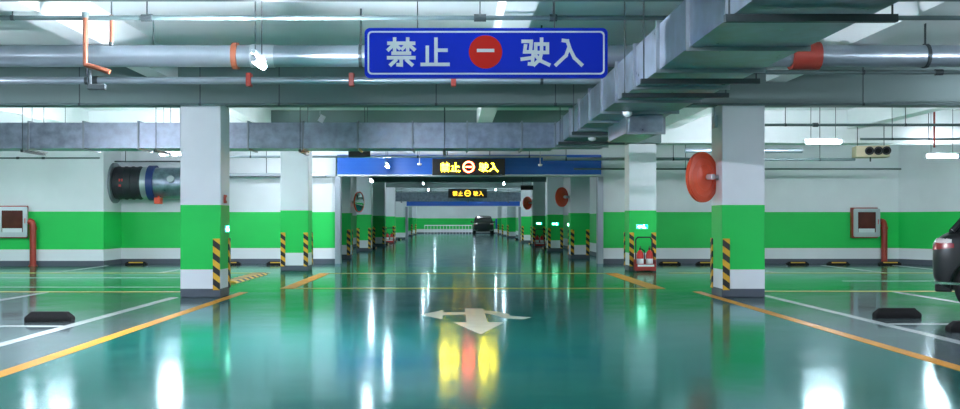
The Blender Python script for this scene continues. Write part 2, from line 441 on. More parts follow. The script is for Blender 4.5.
def led_sign(name, label, loc, sc=1.0, lit='led'):
    r = thing(name, label, 'sign', loc)
    MB().box((-1.03*sc, 0, 0), (1.03*sc, .09, .475*sc), .01).build('casing', M['black'], r)
    for k, xx in (('jin', -.79), ('zhi', -.50), ('shi', .30), ('ru', .585)):
        m = MB(); strokes(m, k, xx*sc, .10*sc, .25*sc, .022*sc, -.006, -.001); m.build('character', M[lit], r)
    o = [(.165*math.cos(2*PI*k/32)*sc, (.235+.165*math.sin(2*PI*k/32))*sc) for k in range(32)]
    q = [(.125*math.cos(2*PI*k/32)*sc, (.235+.125*math.sin(2*PI*k/32))*sc) for k in range(32)]
    g = MB().ring(o, q, -.006, -.001).build('no_entry_ring', M['ledred' if lit == 'led' else 'leddim'], r)
    MB().box((-.085*sc, -.006, .215*sc), (.085*sc, -.001, .255*sc)).build('bar', M['ledred' if lit == 'led' else 'leddim'], g)
    for x in (-.6*sc, .6*sc): MB().tube((x, .045, .475*sc), (x, .045, CEIL-loc[2]), .012, 8).build('hanging_rod', M['iron'], r)
    return r
led_sign('led_sign', 'black LED sign with glowing amber characters in front of the blue shutter housing', (.385, 28.6, 2.535))
led_sign('led_sign', 'small amber LED sign glowing far down the lane before the second shutter', (.75, 60.0, 2.62), 1.12, 'leddim')

# ------------------------------------------------------------------ ducts
def duct(label, p0, p1, hw, z0, z1, axis, step, start, hangers=()):
    """rectangular duct along axis ('x' or 'y') from p0 to p1; other coordinate range hw"""
    r = thing('air_duct', label, 'duct', (p0, hw[0], z0) if axis == 'x' else (hw[0], p0, z0))
    L = p1-p0; Wd = hw[1]-hw[0]; H = z1-z0
    def bx(m, a0, a1, b0, b1, c0, c1):
        if axis == 'x': m.box((a0, b0, c0), (a1, b1, c1))
        else: m.box((b0, a0, c0), (b1, a1, c1))
        return m
    m = MB(); bx(m, 0, L, 0, Wd, 0, H)
    m.build('casing', M['duct'], r)
    a = start-p0
    while a < L:
        m = MB(); e = .032
        bx(m, a-.014, a+.014, -e, Wd+e, -e, 0); bx(m, a-.014, a+.014, -e, Wd+e, H, H+e)
        bx(m, a-.014, a+.014, -e, 0, 0, H); bx(m, a-.014, a+.014, Wd, Wd+e, 0, H)
        m.build('flange', M['ductdark'], r)
        # stiffening crease across the panel
        a += step
    for h in hangers:
        a = h-p0; m = MB()
        bx(m, a-.025, a+.025, -.10, Wd+.10, -.082, -.032)
        zc = CEIL - z0
        for bb in (-.07, Wd+.07):
            if axis == 'x': m.tube((a, bb, -.05), (a, bb, zc), .007, 6)
            else: m.tube((bb, a, -.05), (bb, a, zc), .007, 6)
        m.build('trapeze_hanger', M['iron'], r)
    return r
duct('long galvanised air duct running along the lane beside the blue sign', 1.0, 19.9, (1.9, 2.85), 2.65, 3.07, 'y', 1.2, 2.2, (3.4, 5.0, 6.75, 9.8, 10.9, 15.6, 17.6))
duct('wide galvanised air duct crossing above the lane before the shutter', -16.9, 1.86, (19.0, 19.85), 2.61, 3.09, 'x', 1.03, -16.25, (-14.3, -11.2, -8.1, -5.6, -2.9, -.2))
duct('galvanised duct crossing the far lane beside the amber sign', -4.6, 4.6, (62.0, 62.6), 2.45, 3.0, 'x', 1.2, -4.0, (-3.3, .8, 3.3))
br = thing('duct_outlet', 'short galvanised outlet box under the long duct', 'duct outlet', (2.3, 13.4, 2.42))
MB().box((0, 0, 0), (.46, 1.8, .228), .006).build('casing', M['duct'], br)
m = MB(); m.box((-.03, .0, -.03), (.49, .03, 0)); m.box((-.03, 0, 0), (0, .03, .2)); m.box((.46, 0, 0), (.49, .03, .2)); m.build('flange', M['ductdark'], br)

# ------------------------------------------------------------------ pipes
def xpipe(name, label, x0, x1, y, z, r, m, hangers=(), couplings=(), hanger_mat='iron', seg=20, clamps=()):
    t = thing(name, label, 'pipe', (x0, y, z))
    MB().tube((0, 0, 0), (x1-x0, 0, 0), r, seg).build('pipe_run', m, t, smooth=True)
    for h in hangers:
        q = MB(); a = h-x0
        q.tube((a, 0, r), (a, 0, CEIL-z), max(.008, r*.22) if r < .05 else .014, 6); q.tube((a-.02, 0, 0), (a+.02, 0, 0), r*1.12, seg)
        q.build('hanger', M[hanger_mat], t)
    for h, w, k, mm in couplings:
        a = h-x0
        MB().tube((a-w/2, 0, 0), (a+w/2, 0, 0), r*k, seg).build('coupling', M[mm], t, smooth=True)
    for h in clamps:
        a = h-x0; q = MB(); q.box((a-.035, -r-.02, -r-.035), (a+.035, r+.02, r+.05), .006); q.build('clamp', M['redpipe'], t)
    return t
xpipe('water_pipe', 'thick silver pipe running across behind the blue sign', -16.9, 17.4, 12.9, 3.345, .14, M['pipe'],
      (-12, -7.4, -1.2, 6.0, 10.5), ((-2.80, .07, 1.22, 'rust'), (-2.45, .30, 1.05, 'steel'), (4.46, .36, 1.28, 'redpipe'), (.2, .12, 1.12, 'steel'), (-6.0, .12, 1.10, 'steel'), (8.5, .14, 1.12, 'steel')))
xpipe('water_pipe', 'medium grey pipe under the thick silver pipe, with red clamps', -16.9, 3.4, 14.0, 3.185, .05, M['pipe'],
      (-5.1, 1.2, -9.5), ((-5.0, .12, 1.3, 'iron'),), clamps=(-2.85, -1.43, -.02))
xpipe('sprinkler_pipe', 'thin dark pipe nearest the top edge, crossing above the blue sign', -16.9, 17.4, 10.9, 3.43, .026, M['pipegreen'],
      (-4.77, -3.32, .27, 1.06, 7.0), ((-3.32, .12, 1.5, 'iron'), (.27, .13, 1.6, 'iron'), (1.06, .08, 1.5, 'iron')), seg=12)
xpipe('sprinkler_pipe', 'thin dark pipe just above the thick silver pipe on the left', -16.9, -1.0, 13.4, 3.445, .035, M['pipegreen'], (-4.0,), seg=12)
xpipe('sprinkler_pipe', 'thin dark pipe under the concrete beam across both near columns', -16.9, 17.4, 16.1, 3.10, .022, M['pipegreen'],
      (-5.98, -4.06, -2.8, -.3, 1.6, 6.5), (), seg=12)
xpipe('sprinkler_pipe', 'thin dark pipe below the thick pipe on the right of the long duct', 3.4, 17.4, 14.0, 3.30, .03, M['pipegreen'], (5.65, 8.6), ((6.7, .1, 1.5, 'iron'),), seg=12)
xpipe('sprinkler_pipe', 'thin pipe crossing above the right bays near the lamp', 5.6, 17.4, 20.2, 3.16, .028, M['pipegreen'], (6.6, 9.0, 11.0), ((7.2, .1, 1.5, 'iron'),), seg=12)
xpipe('sprinkler_pipe', 'thin pipe at the far right behind the beige fan unit', 8.9, 16.6, 22.2, 3.04, .025, M['pipegreen'], (9.6, 10.4), (), seg=12)
xpipe('sprinkler_pipe', 'low thin pipe ending beside the beige fan unit', 5.3, 9.1, 23.0, 2.64, .03, M['pipegreen'], (6.0, 8.3), (), seg=12)
xpipe('conduit', 'thick conduit above the low pipe right of the near column', 5.3, 8.0, 23.3, 2.86, .055, M['pipe'], (6.3,), (), seg=12)
xpipe('conduit', 'thin conduit high on the left wall above the fire cabinet', -16.9, -9.75, 27.75, 2.97, .02, M['pipegreen'], (), ((-12.0, .08, 1.6, 'iron'), (-11.3, .08, 1.6, 'iron')), seg=10)
xpipe('conduit', 'pale pipe crossing right of the shutter housing above the wall', 2.3, 7.4, 26.4, 2.86, .04, M['pipe'], (2.9, 5.7), (), seg=12)
xpipe('conduit', 'thin pipe running just below the pale pipe right of the shutter', 3.2, 12.0, 27.2, 2.64, .025, M['pipegreen'], (6.2,), (), seg=10)
xpipe('conduit', 'pale pipe crossing in front of the blue shutter housing', -6.6, 3.0, 27.2, 2.97, .03, M['pipe'], (-5.5, -1.0, 2.0), (), seg=10)
# pipe beyond the shutter
xpipe('conduit', 'pipe crossing the far lane just beyond the shutter', -4.7, 4.9, 37.0, 2.96, .05, M['pipe'], (-1.6, 1.4), (), seg=10)
# cable tray on back wall
ct = thing('cable_tray', 'dark cable tray along the wall behind the brightly lit left column', 'tray', (-7.0, 28.75, 2.50))
m = MB(); m.box((0, 0, 0), (3.3, .40, .015)); m.box((0, 0, 0), (3.3, .015, .10)); m.box((0, .385, 0), (3.3, .40, .10)); m.build('channel', M['ductdark'], ct)
for x in (.3, 1.6, 2.9): MB().tube((x, .2, 0), (x, .2, CEIL-2.5), .01, 6).build('hanger_rod', M['iron'], ct)
# orange sprinkler branch
sp = thing('sprinkler_drop', 'orange pipe dropping from the thin top pipe at upper left', 'pipe', (-3.97, 10.86, 2.92))
MB().path([(0, 0, .53), (0, 0, 0), (.16, -.02, -.045), (.27, -.02, -.085)], .027, 12).build('drop_pipe', M['rust'], sp, smooth=True)
MB().tube((0, 0, .50), (0, 0, .56), .038, 12).build('socket', M['pipegreen'], sp, smooth=True)
m = MB(); m.tube((.05, 0, -.07), (.05, 0, -.24), .018, 8); m.box((.03, -.03, -.27), (.22, .03, -.21), .008); m.build('sprinkler_head', M['iron'], sp)
s2 = thing('sprinkler_drop', 'short orange pipe stub hanging right of the orange drop pipe', 'pipe', (-3.72, 10.95, 3.14))
MB().tube((0, 0, .03), (0, 0, .33), .022, 12).build('drop_pipe', M['rust'], s2, smooth=True)
MB().tube((0, 0, 0), (0, 0, .035), .026, 12).build('sprinkler_head', M['iron'], s2)
MB().tube((0, 0, .33), (0, 0, CEIL-3.14), .008, 6).build('hanger_rod', M['iron'], s2)
rp = thing('vertical_pipe', 'thin red vertical pipe at the far right under the ceiling pipes', 'pipe', (10.05, 21.2, 2.78))
MB().tube((0, 0, 0), (0, 0, CEIL-2.78), .02, 10).build('pipe_run', M['redpipe'], rp, smooth=True)

# ------------------------------------------------------------------ lamps
def tube_lamp(label, x, y, z, axis, ln, group='tube lamps', m='tube'):
    r = thing('tube_lamp', label, 'lamp', (x, y, z), 0 if axis == 'x' else PI/2, group)
    MB().box((-ln/2-.03, -.025, .05), (ln/2+.03, .025, .09), .006).build('housing', M['white'], r)
    MB().tube((-ln/2, 0, 0), (ln/2, 0, 0), .034, 10).build('tube', M[m], r, smooth=True)
    for s in (-1, 1):
        MB().tube((s*(ln/2+.012), 0, -.0), (s*(ln/2-.0), 0, 0), .036, 10).tube((s*ln/2, 0, 0), (s*ln/2, 0, .06), .016, 6).build('end_cap', M['white'], r)
        MB().tube((s*ln*.35, 0, .09), (s*ln*.35, 0, CEIL-z), .006, 6).build('hanger_rod', M['iron'], r)
    return r
LY = 'y'; LX = 'x'
tube_lamp('bright tube lamp seen end-on in front of the thick silver pipe', -2.04, 10.5, 2.885, LY, .5, m='tubehot')
tube_lamp('bright tube lamp seen end-on before the left half of the blue shutter housing', -1.86, 27.6, 2.74, LY, 1.0)
tube_lamp('lit tube lamp half hidden behind the near left column', -6.72, 24.0, 2.83, LX, .55)
tube_lamp('lit tube lamp right of the near right column, left of the beige fan unit', 7.83, 21.5, 2.92, LX, .75)
tube_lamp('lit tube lamp at the far right beyond the beige fan unit', 11.75, 24.4, 2.80, LX, .75)
G2 = 'added tube lamps out of view'  # lamps added out of view to brighten the near columns and bays
for x, y, ax in ((-1.9, 3.0, LY), (-1.9, -3.0, LY), (-7.5, 12.5, LX), (-8.0, 5.0, LX), (9.0, 6.0, LX), (9.5, 15.0, LX), (-12.5, 16.0, LX), (13.5, 12.0, LX), (3.9, 0.5, LY), (.3, 4.0, LX), (7.6, 9.6, LX)):
    tube_lamp('added tube lamp outside the picture lighting the near bays', x, y, 2.9, ax, 1.2, G2)
G3 = 'tube lamps behind the cross duct'  # bay lamps added unseen to light the left side; lane one continues its row
for x, y, ax in ((-1.9, 21.6, LY), (-8.6, 21.4, LX), (-11.8, 21.4, LX), (-15, 21.4, LX)):
    tube_lamp('unseen tube lamp hidden behind the wide cross duct on the left', x, y, 2.92, ax, 1.0, G3)
tube_lamp('added tube lamp hidden behind the brightly lit left column', -4.28, 27.4, 2.85, LX, .6)  # added out of sight to brighten the upper wall strip
tube_lamp('added tube lamp hidden behind the near left column in front of the cross duct', -5.25, 21.4, 2.92, LX, .6)  # added unseen, extra light for the left bays
tube_lamp('added tube lamp hidden behind the near right column', 6.2, 22.2, 2.9, LX, .7)  # added unseen to light the back wall on the right
for i, (x, y) in enumerate(((-3.1, 37.3), (-1.7, 53.5), (2.6, 53.5), (-1.7, 64.0), (2.6, 64.0), (-1.7, 71.0), (2.3, 77.8), (-1.7, 85.8), (1.8, 94.0), (-1.9, 94.0))):
    tube_lamp(f'{["first","second","third","fourth","fifth","sixth","seventh","eighth","ninth","tenth"][i]} lit tube lamp along the far lane counted from the shutter', x, y, 3.22 if i else 2.72, LY, 1.2, 'tube lamps of the far lane')

# ------------------------------------------------------------------ convex mirrors
def convex_mirror(label, loc, nyaw, post, d=.80):
    """loc: centre of disc; nyaw: direction (deg, from +x) the reflective face looks; post: bracket end in local coordinates after yaw"""
    r = thing('convex_mirror', label, 'mirror', loc, math.radians(nyaw), 'convex mirrors on the lane columns')
    R = d/2; rot = Matrix.Rotation(PI/2, 4, 'Y')     # local z -> +x (face direction)
    prof = [(R, -.02), (R*.98, -.045), (R*.80, -.055), (R*.78, -.05), (R*.55, -.075), (R*.52, -.07), (R*.25, -.095), (.01, -.098)]
    MB().lathe([(.01, -.03)] + [(R*.97, -.02)] + prof, rot, 44, False).build('shell', M['orange'], r, smooth=True)
    MB().lathe([(R+.015, -.035), (R+.015, .012), (R-.01, .012), (R-.01, -.035)], rot, 44, True).build('rim', M['orange'], r, smooth=True)
    MB().lathe([(R-.012, .0), (R*.75, .045), (R*.45, .075), (R*.2, .088), (.004, .09), (.004, -.015), (R-.012, -.015)], rot, 44, True).build('mirror_face', M['mirror'], r, smooth=True)
    br = MB(); br.tube((-.09, 0, 0), (-.19, 0, 0), .03, 12); br.box((-.23, -.05, -.045), (-.13, .05, .045), .008)
    inv = Matrix.Rotation(-math.radians(nyaw), 3, 'Z')
    e = inv @ (Vector(post) - Vector(loc)); br.tube((-.19, 0, 0), e, .022, 10)
    k = inv @ Vector((0, 1, 0))
    br.ball(e, .045, 10); br.build('bracket', M['steel'], r)
    return r
convex_mirror('large orange-backed convex mirror on the near right column', (4.055, 16.62, 1.96), 130, (4.315, 16.62, 1.96), .80)
convex_mirror('dark red backed convex mirror on the first right column beyond the shutter', (3.52, 33.4, 2.03), 136, (3.77, 33.4, 2.03), .62)
convex_mirror('small orange-backed convex mirror on the third right column of the far lane', (3.68-.14, 49.6, 2.12), 136, (3.77, 49.6, 2.12), .62)
convex_mirror('silver-faced convex mirror on the first left column beyond the shutter', (-3.17, 33.5, 1.87), -22, (-3.41, 33.6, 1.87), .66)

# ------------------------------------------------------------------ exit signs and alarm button
def exit_sign(label, loc, rotz):
    r = thing('exit_sign', label, 'sign', loc, rotz, 'lit green exit signs')
    MB().box((-.17, -.03, -.07), (.17, 0, .07), .006).build('casing', M['steel'], r)
    MB().box((-.16, -.034, -.06), (.16, -.0305, .06)).build('lit_panel', M['exitgreen'], r)
    m = MB()   # arrow and running figure in white
    m.prism([(-.13, 0), (-.075, .045), (-.075, .018), (.0, .018), (.0, -.018), (-.075, -.018), (-.075, -.045)], -.038, -.0345)
    m.prism([(.05+.016*math.cos(k*PI/6), .038+.016*math.sin(k*PI/6)) for k in range(12)], -.038, -.0345)
    m.prism([(.035, .02), (.07, .018), (.08, -.015), (.11, -.03), (.10, -.045), (.062, -.028), (.045, -.05), (.025, -.045), (.045, -.01)], -.038, -.0345)
    m.build('arrow_and_figure', M['exitwhite'], r)
    r.scale = (.85, .85, .85)
    return r
exit_sign('lit exit sign on the inner side of the near left column', (-3.795, 16.75, 1.11), PI/2)
exit_sign('lit green exit sign on the right column above the red extinguisher stand', (4.62, 24.995, 1.10), 0)
exit_sign('lit exit sign on the second right column of the far lane', (4.09, 41.245, 1.12), 0)
exit_sign('lit exit sign on the third right column of the far lane', (4.10, 49.345, 1.12), 0)
exit_sign('lit exit sign on the first right column beyond the shutter', (3.775, 33.45, 1.12), -PI/2)
al = thing('alarm_button', 'small red fire alarm button on the inner side of the near left column', 'alarm', (-3.795, 16.62, 1.60))
MB().box((0, -.05, -.07), (.04, .05, .07), .006).build('box', M['redpipe'], al)
MB().tube((.04, 0, 0), (.048, 0, 0), .028, 16).build('button', M['white'], al)
jb = thing('junction_box', 'small grey electrical box high on the inner side of the near right column', 'box', (4.325, 16.75, 2.88))
MB().box((-.05, -.10, -.10), (0, .10, .10), .006).build('box', M['steel'], jb)
MB().tube((-.025, 0, .10), (-.025, 0, .26), .012, 8).build('conduit', M['steel'], jb)

# ------------------------------------------------------------------ fire cabinets
def cabinet(label, x0, x1, y, z0, z1):
    r = thing('fire_cabinet', label, 'cabinet', ((x0+x1)/2, y, z0), 0, 'fire hose cabinets')
    w = (x1-x0)/2; h = z1-z0
    MB().box((-w-.03, -.16, -.03), (w-.05, -.0005, h+.03), .008).build('box', M['redpipe'], r)
    MB().ring(rrect(-w, 0, w, h, .05), rrect(-w+.12, .13, w-.12, h-.10, .02), -.205, -.16).build('door_frame', M['steel'], r)
    MB().box((-w+.10, -.185, .10), (w-.10, -.165, h-.08)).build('door_pane', M['glassred'], r)
    MB().tube((w-.06, -.215, h*.45), (w-.06, -.215, h*.62), .012, 8).build('handle', M['red'], r)
    m = MB(); m.box((-w+.14, -.19, .12), (w-.15, -.1855, .24)); m.build('pale_label', M['lightsteel'], r)
    return r
cabinet('steel-framed fire hose cabinet on the left wall at the picture edge', -12.55, -11.72, 27.9, .80, 1.63)
cabinet('steel-framed fire hose cabinet on the wall at the right near the corner', 11.52, 12.28, 29.4, .78, 1.60)
def riser(label, x, y, side):
    r = thing('riser_pipe', label, 'pipe', (x, y, 0), 0, 'red riser pipes beside the fire cabinets')
    MB().path([(0, 0, 0), (0, 0, 1.12), (-.03*side, 0, 1.21), (-.11*side, 0, 1.24)], .085, 16).build('pipe_run', M['redpipe'], r, smooth=True)
    MB().tube((0, 0, 0), (0, 0, .03), .12, 16).build('floor_flange', M['redpipe'], r)
    MB().tube((0, 0, 1.0), (0, 0, 1.08), .10, 16).build('coupling', M['redpipe'], r)
    return r
riser('red riser pipe beside the left fire cabinet', -11.585, 27.75, 1)
riser('red riser pipe beside the right fire cabinet', 12.42, 29.25, 1)

# ------------------------------------------------------------------ big ventilation fan on left
fn = thing('axial_fan', 'big round ventilation fan with black sleeve and blue flange on the left wall', 'fan', (-9.7, 28.75, 2.32))
def cyl(x0, x1, r, name, m, ribs=0):
    q = MB(); q.tube((x0, 0, 0), (x1, 0, 0), r, 40)
    for k in range(ribs): xx = x0 + (k+.5)*(x1-x0)/ribs; q.tube((xx-.02, 0, 0), (xx+.02, 0, 0), r+.018, 40)
    return q.build(name, m, fn, smooth=True)
cyl(.005, .07, .575, 'wall_flange', M['ductdark']); cyl(.07, .86, .455, 'flexible_sleeve', M['flexblack'], 4)
cyl(.86, 1.03, .455, 'steel_band', M['steel']); cyl(1.03, 1.22, .50, 'flange', M['fanblue']); cyl(1.22, 2.55, .44, 'fan_body', M['duct'])
cyl(2.55, 2.62, .53, 'flange', M['fanblue'])
m = MB(); m.box((.30, -.498, .03), (.34, -.492, .10)); m.box((.37, -.498, .03), (.41, -.492, .10)); m.box((.30, -.49, -.12), (.36, -.482, -.06)); m.build('red_marks', M['red'], fn)
m = MB(); m.box((1.24, -.34, -.60), (1.42, -.10, -.42), .01); m.tube((1.33, -.2, -.42), (1.33, -.2, -.35), .03, 8); m.build('terminal_box', M['orange'], fn)
MB().tube((1.75, -.42, .08), (1.75, -.52, .10), .10, 16).build('motor_cap', M['steel'], fn)
m = MB(); m.box((.2, -.55, .56), (2.5, -.49, .60)); 
for x in (.5, 2.2): m.tube((x, -.52, .58), (x, -.52, CEIL-2.32), .012, 6)
m.build('support_rail', M['iron'], fn)

# ------------------------------------------------------------------ beige induction fan unit
jf = thing('jet_fan', 'beige ceiling-hung fan unit with three dark nozzles at the right', 'fan', (9.92, 24.0, 2.76), math.radians(-12))
MB().box((-.38, -.0, 0), (.38, .55, .27), .012).build('casing', M['beige'], jf)
for x in (-.08, .12, .30):
    o = MB().lathe([(.10, 0), (.10, .05), (.075, .05), (.065, .0)], Matrix.Translation((x, -.0, .145)) @ Matrix.Rotation(PI/2, 4, 'X'), 24, True).build('nozzle', M['black'], jf, smooth=True)
    MB().tube((x, -.004, .145), (x, -.001, .145), .072, 24).build('nozzle_throat', M['rubber'], o)
for x in (-.3, .3): MB().tube((x, .27, .27), (x, .27, CEIL-2.76), .01, 6).build('hanger_rod', M['iron'], jf)
MB().box((-.05, .1, -.10), (-.02, .14, 0)).build('cable_drop', M['iron'], jf)

# ------------------------------------------------------------------ wheel stops
def stop_mb(L=.58, w=.15, h=.125):
    m = MB(); hl = L/2
    bot = [(-hl, -w/2), (hl, -w/2), (hl, w/2), (-hl, w/2)]; k = .07
    v0 = [m.bm.verts.new((x, y, 0)) for x, y in bot]
    v1 = [m.bm.verts.new((x, y, h*.45)) for x, y in bot]
    v2 = [m.bm.verts.new((x-math.copysign(k, x), y*.55, h)) for x, y in bot]
    m.bm.faces.new(v0); m.bm.faces.new(v2)
    for a, b2 in ((v0, v1), (v1, v2)):
        for i in range(4): m.bm.faces.new((a[i], a[(i+1) % 4], b2[(i+1) % 4], b2[i]))
    bmesh.ops.bevel(m.bm, geom=[e for e in m.bm.edges], offset=.01, segments=1, affect='EDGES')
    return m
def wheel_stop(label, x, y, group, stripe):
    r = thing('wheel_stop', label, 'wheel stop', (x, y, 0), 0, group)
    (stop_mb(.62, .15, .10) if stripe else stop_mb()).build('block', M['rubber'], r)
    if stripe:
        m = MB()
        m.obox((0, -.0605, .070), (.40, .008, .030), Matrix.Rotation(math.radians(-28), 3, 'X'))
        m.build('yellow_reflector', M['yellow'], r)
    else:
        m = MB()
        for k in (-.22, .22): m.tube((k, 0, .12), (k, 0, .128), .018, 10)
        m.build('anchor_bolt', M['iron'], r)
    return r
gs = 'wheel stops in the near bays'
wheel_stop('black rubber wheel stop in the left bay near the picture edge', -4.99, 12.45, gs, False)
wheel_stop('black rubber wheel stop in the right bay left of the dark car', 5.66, 12.95, gs, False)
wheel_stop('black rubber wheel stop at the right edge in front of the dark car', 5.80, 11.30, gs, False)
gb = 'wheel stops along the back wall'
for x, lb in ((-8.98, 'yellow-marked wheel stop under the round fan on the left'), (-6.35, 'yellow-marked wheel stop just right of the near left column'), (-5.0, 'yellow-marked wheel stop behind the brightly lit left column'),
              (6.05, 'yellow-marked wheel stop just right of the red extinguisher stand'), (7.1, 'yellow-marked wheel stop just left of the near right column'),
              (9.65, 'yellow-marked wheel stop nearest right of the near right column'), (10.8, 'yellow-marked wheel stop in the middle between near right column and riser'), (12.25, 'yellow-marked wheel stop at the foot of the right red riser')):
    wheel_stop(lb, x, 28.5, gb, True)

# rubber speed hump
hp = MB(); hp.prism([(-.20, 0), (-.12, .04), (.12, .04), (.20, 0)], 0, 3.4)
tag(hp.build('speed_hump', M['bumpstripe'], None, (-4.55, 20.2, 0)), 'black and yellow striped rubber speed hump beside the near left column', 'speed hump')

# ------------------------------------------------------------------ extinguisher stands
def extinguisher(label, loc, group):
    r = thing('fire_extinguisher', label, 'fire extinguisher', loc, 0, group)
    MB().lathe([(.075, 0), (.085, .02), (.085, .36), (.07, .43), (.035, .47), (.02, .48)], None, 20).build('cylinder', M['red'], r, smooth=True)
    m = MB(); m.tube((0, 0, .48), (0, 0, .53), .022, 10); m.box((-.012, -.11, .53), (.012, .04, .55), .004); m.box((-.012, -.10, .565), (.012, .03, .58), .004); m.build('valve', M['black'], r)
    MB().path([(.03, 0, .51), (.10, -.02, .46), (.10, -.04, .25)], .012, 8).build('hose', M['rubber'], r, smooth=True)
    MB().lathe([(.0865, .14), (.0865, .27), (.086, .27), (.086, .14)], None, 20, True).build('label_band', M['white'], r, smooth=True)
    return r
def ext_stand(label, loc, who, group):
    x, y, _ = loc
    r = thing('extinguisher_stand', label, 'stand', loc, 0, 'extinguisher stands')
    m = MB(); m.box((-.24, -.13, .03), (.24, .13, .05), .006); m.box((-.24, -.145, .03), (.24, -.13, .20), .006); m.box((-.24, .13, .03), (.24, .145, .30), .006)
    m.box((-.25, -.145, .03), (-.235, .145, .30), .006); m.box((.235, -.145, .03), (.25, .145, .30), .006); m.build('tray', M['standred'], r)
    MB().box((-.20, -.149, .13), (.20, -.1452, .18)).build('white_strip', M['white'], r)
    m = MB(); m.path([(-.2, .12, .3), (-.2, .12, .78), (-.15, .12, .84), (.15, .12, .84), (.2, .12, .78), (.2, .12, .3)], .016, 10); m.build('handle', M['black'], r, smooth=True)
    m = MB()
    for s in (-1, 1): m.box((s*.2-.05, -.15, 0), (s*.2+.05, .15, .03), .005)
    m.build('skid', M['black'], r)
    for s, w in ((-.115, 'left'), (.115, 'right')):
        extinguisher(f'red extinguisher, {w} one of the pair in the {who}', (x+s, y, .05), group)
    return r
ext_stand('red stand with two extinguishers before the right column left of the orange mirror', (4.64, 24.72, 0), 'red stand by the right column', 'extinguishers in the right stand')
ext_stand('red extinguisher stand before the third right column of the far lane', (4.10, 49.0, 0), 'far red stand right of the lane', 'extinguishers in the far right stand')
ext_stand('red extinguisher stand before the fourth left column of the far lane', (-3.7, 57.1, 0), 'far red stand left of the lane', 'extinguishers in the far left stand')

# small hung things
dk = thing('dark_sign_box', 'unlit black sign box hanging left of the amber LED sign', 'sign', (-2.46, 26.0, 2.885))
MB().box((-.28, -.05, 0), (.28, .05, .21), .01).build('casing', M['black'], dk)
for x in (-.2, .2): MB().tube((x, 0, .21), (x, 0, CEIL-2.885), .008, 6).build('hanging_rod', M['iron'], dk)
dup(dk, (3.2, 45.0, 2.62), label='small unlit black sign box high on the right of the far lane')
tg = thing('hanging_tag', 'small white paper tag hanging from a string under the beam', 'tag', (-2.32, 17.6, 3.02))
MB().obox((0, 0, 0), (.10, .006, .13), Matrix.Rotation(.5, 3, 'Y')).build('card', M['white'], tg)
MB().tube((-.03, 0, .06), (-.03, 0, CEIL-3.02), .003, 6).build('string', M['white'], tg)
for i, (x, y, z) in enumerate(((2.2, 12.9, 2.60), (2.25, 16.6, 2.58), (-.98, 27.9, 2.80), (2.35, 27.9, 2.78))):
    d = thing('smoke_detector', ['white round detector under the long duct left of the outlet box', 'white round detector under the far end of the long duct', 'white detector hanging left of the amber LED sign', 'white detector hanging right of the amber LED sign'][i], 'detector', (x, y, z))
    MB().lathe([(.02, -.03), (.045, -.02), (.06, .0), (.06, .03)], None, 20).build('body', M['white'], d, smooth=True)
    MB().tube((0, 0, .03), (0, 0, (.05 if i == 0 else .07) if i < 2 else CEIL-z), .012, 8).build('stem', M['steel'], d)

# far lane fittings
gr = thing('guard_rail', 'white low railing at the far end of the lane left of the dark car', 'railing', (-2.9, 96.5, 0))
m = MB(); m.box((0, -.03, .78), (4.5, .03, .86)); m.box((0, -.03, .18), (4.5, .03, .24)); m.build('rail', M['white'], gr)
for k in range(16): MB().box((k*.3-.02, -.02, 0), (k*.3+.02, .02, .86)).build('post', M['white'], gr)
nb = thing('notice_board', 'blue notice board at the far end right of the dark car', 'notice board', (4.15, 95.0, 0))
MB().box((-.35, -.03, .5), (.35, .03, 1.45), .01).build('panel', M['bluenotice'], nb)
for s in (-.3, .3): MB().box((s-.02, -.02, 0), (s+.02, .02, .5)).build('leg', M['steel'], nb)
for i, y in enumerate((45.2, 53.5, 61.0, 66.0)):
    for sx, side in ((-3.62, 'left'), (4.02, 'right')):
        r = thing('wheel_stop', f'{ords[i]} black wheel stop along the {side} edge of the far lane', 'wheel stop', (sx, y, 0), PI/2, 'wheel stops along the far lane')
        stop_mb(1.2, .18, .13).build('block', M['rubber'], r)
        m = MB(); m.box((-.4, -.098, .01), (.4, -.0905, .05)); m.box((-.4, .0905, .01), (.4, .098, .05)); m.build('yellow_reflector', M['yellow'], r)

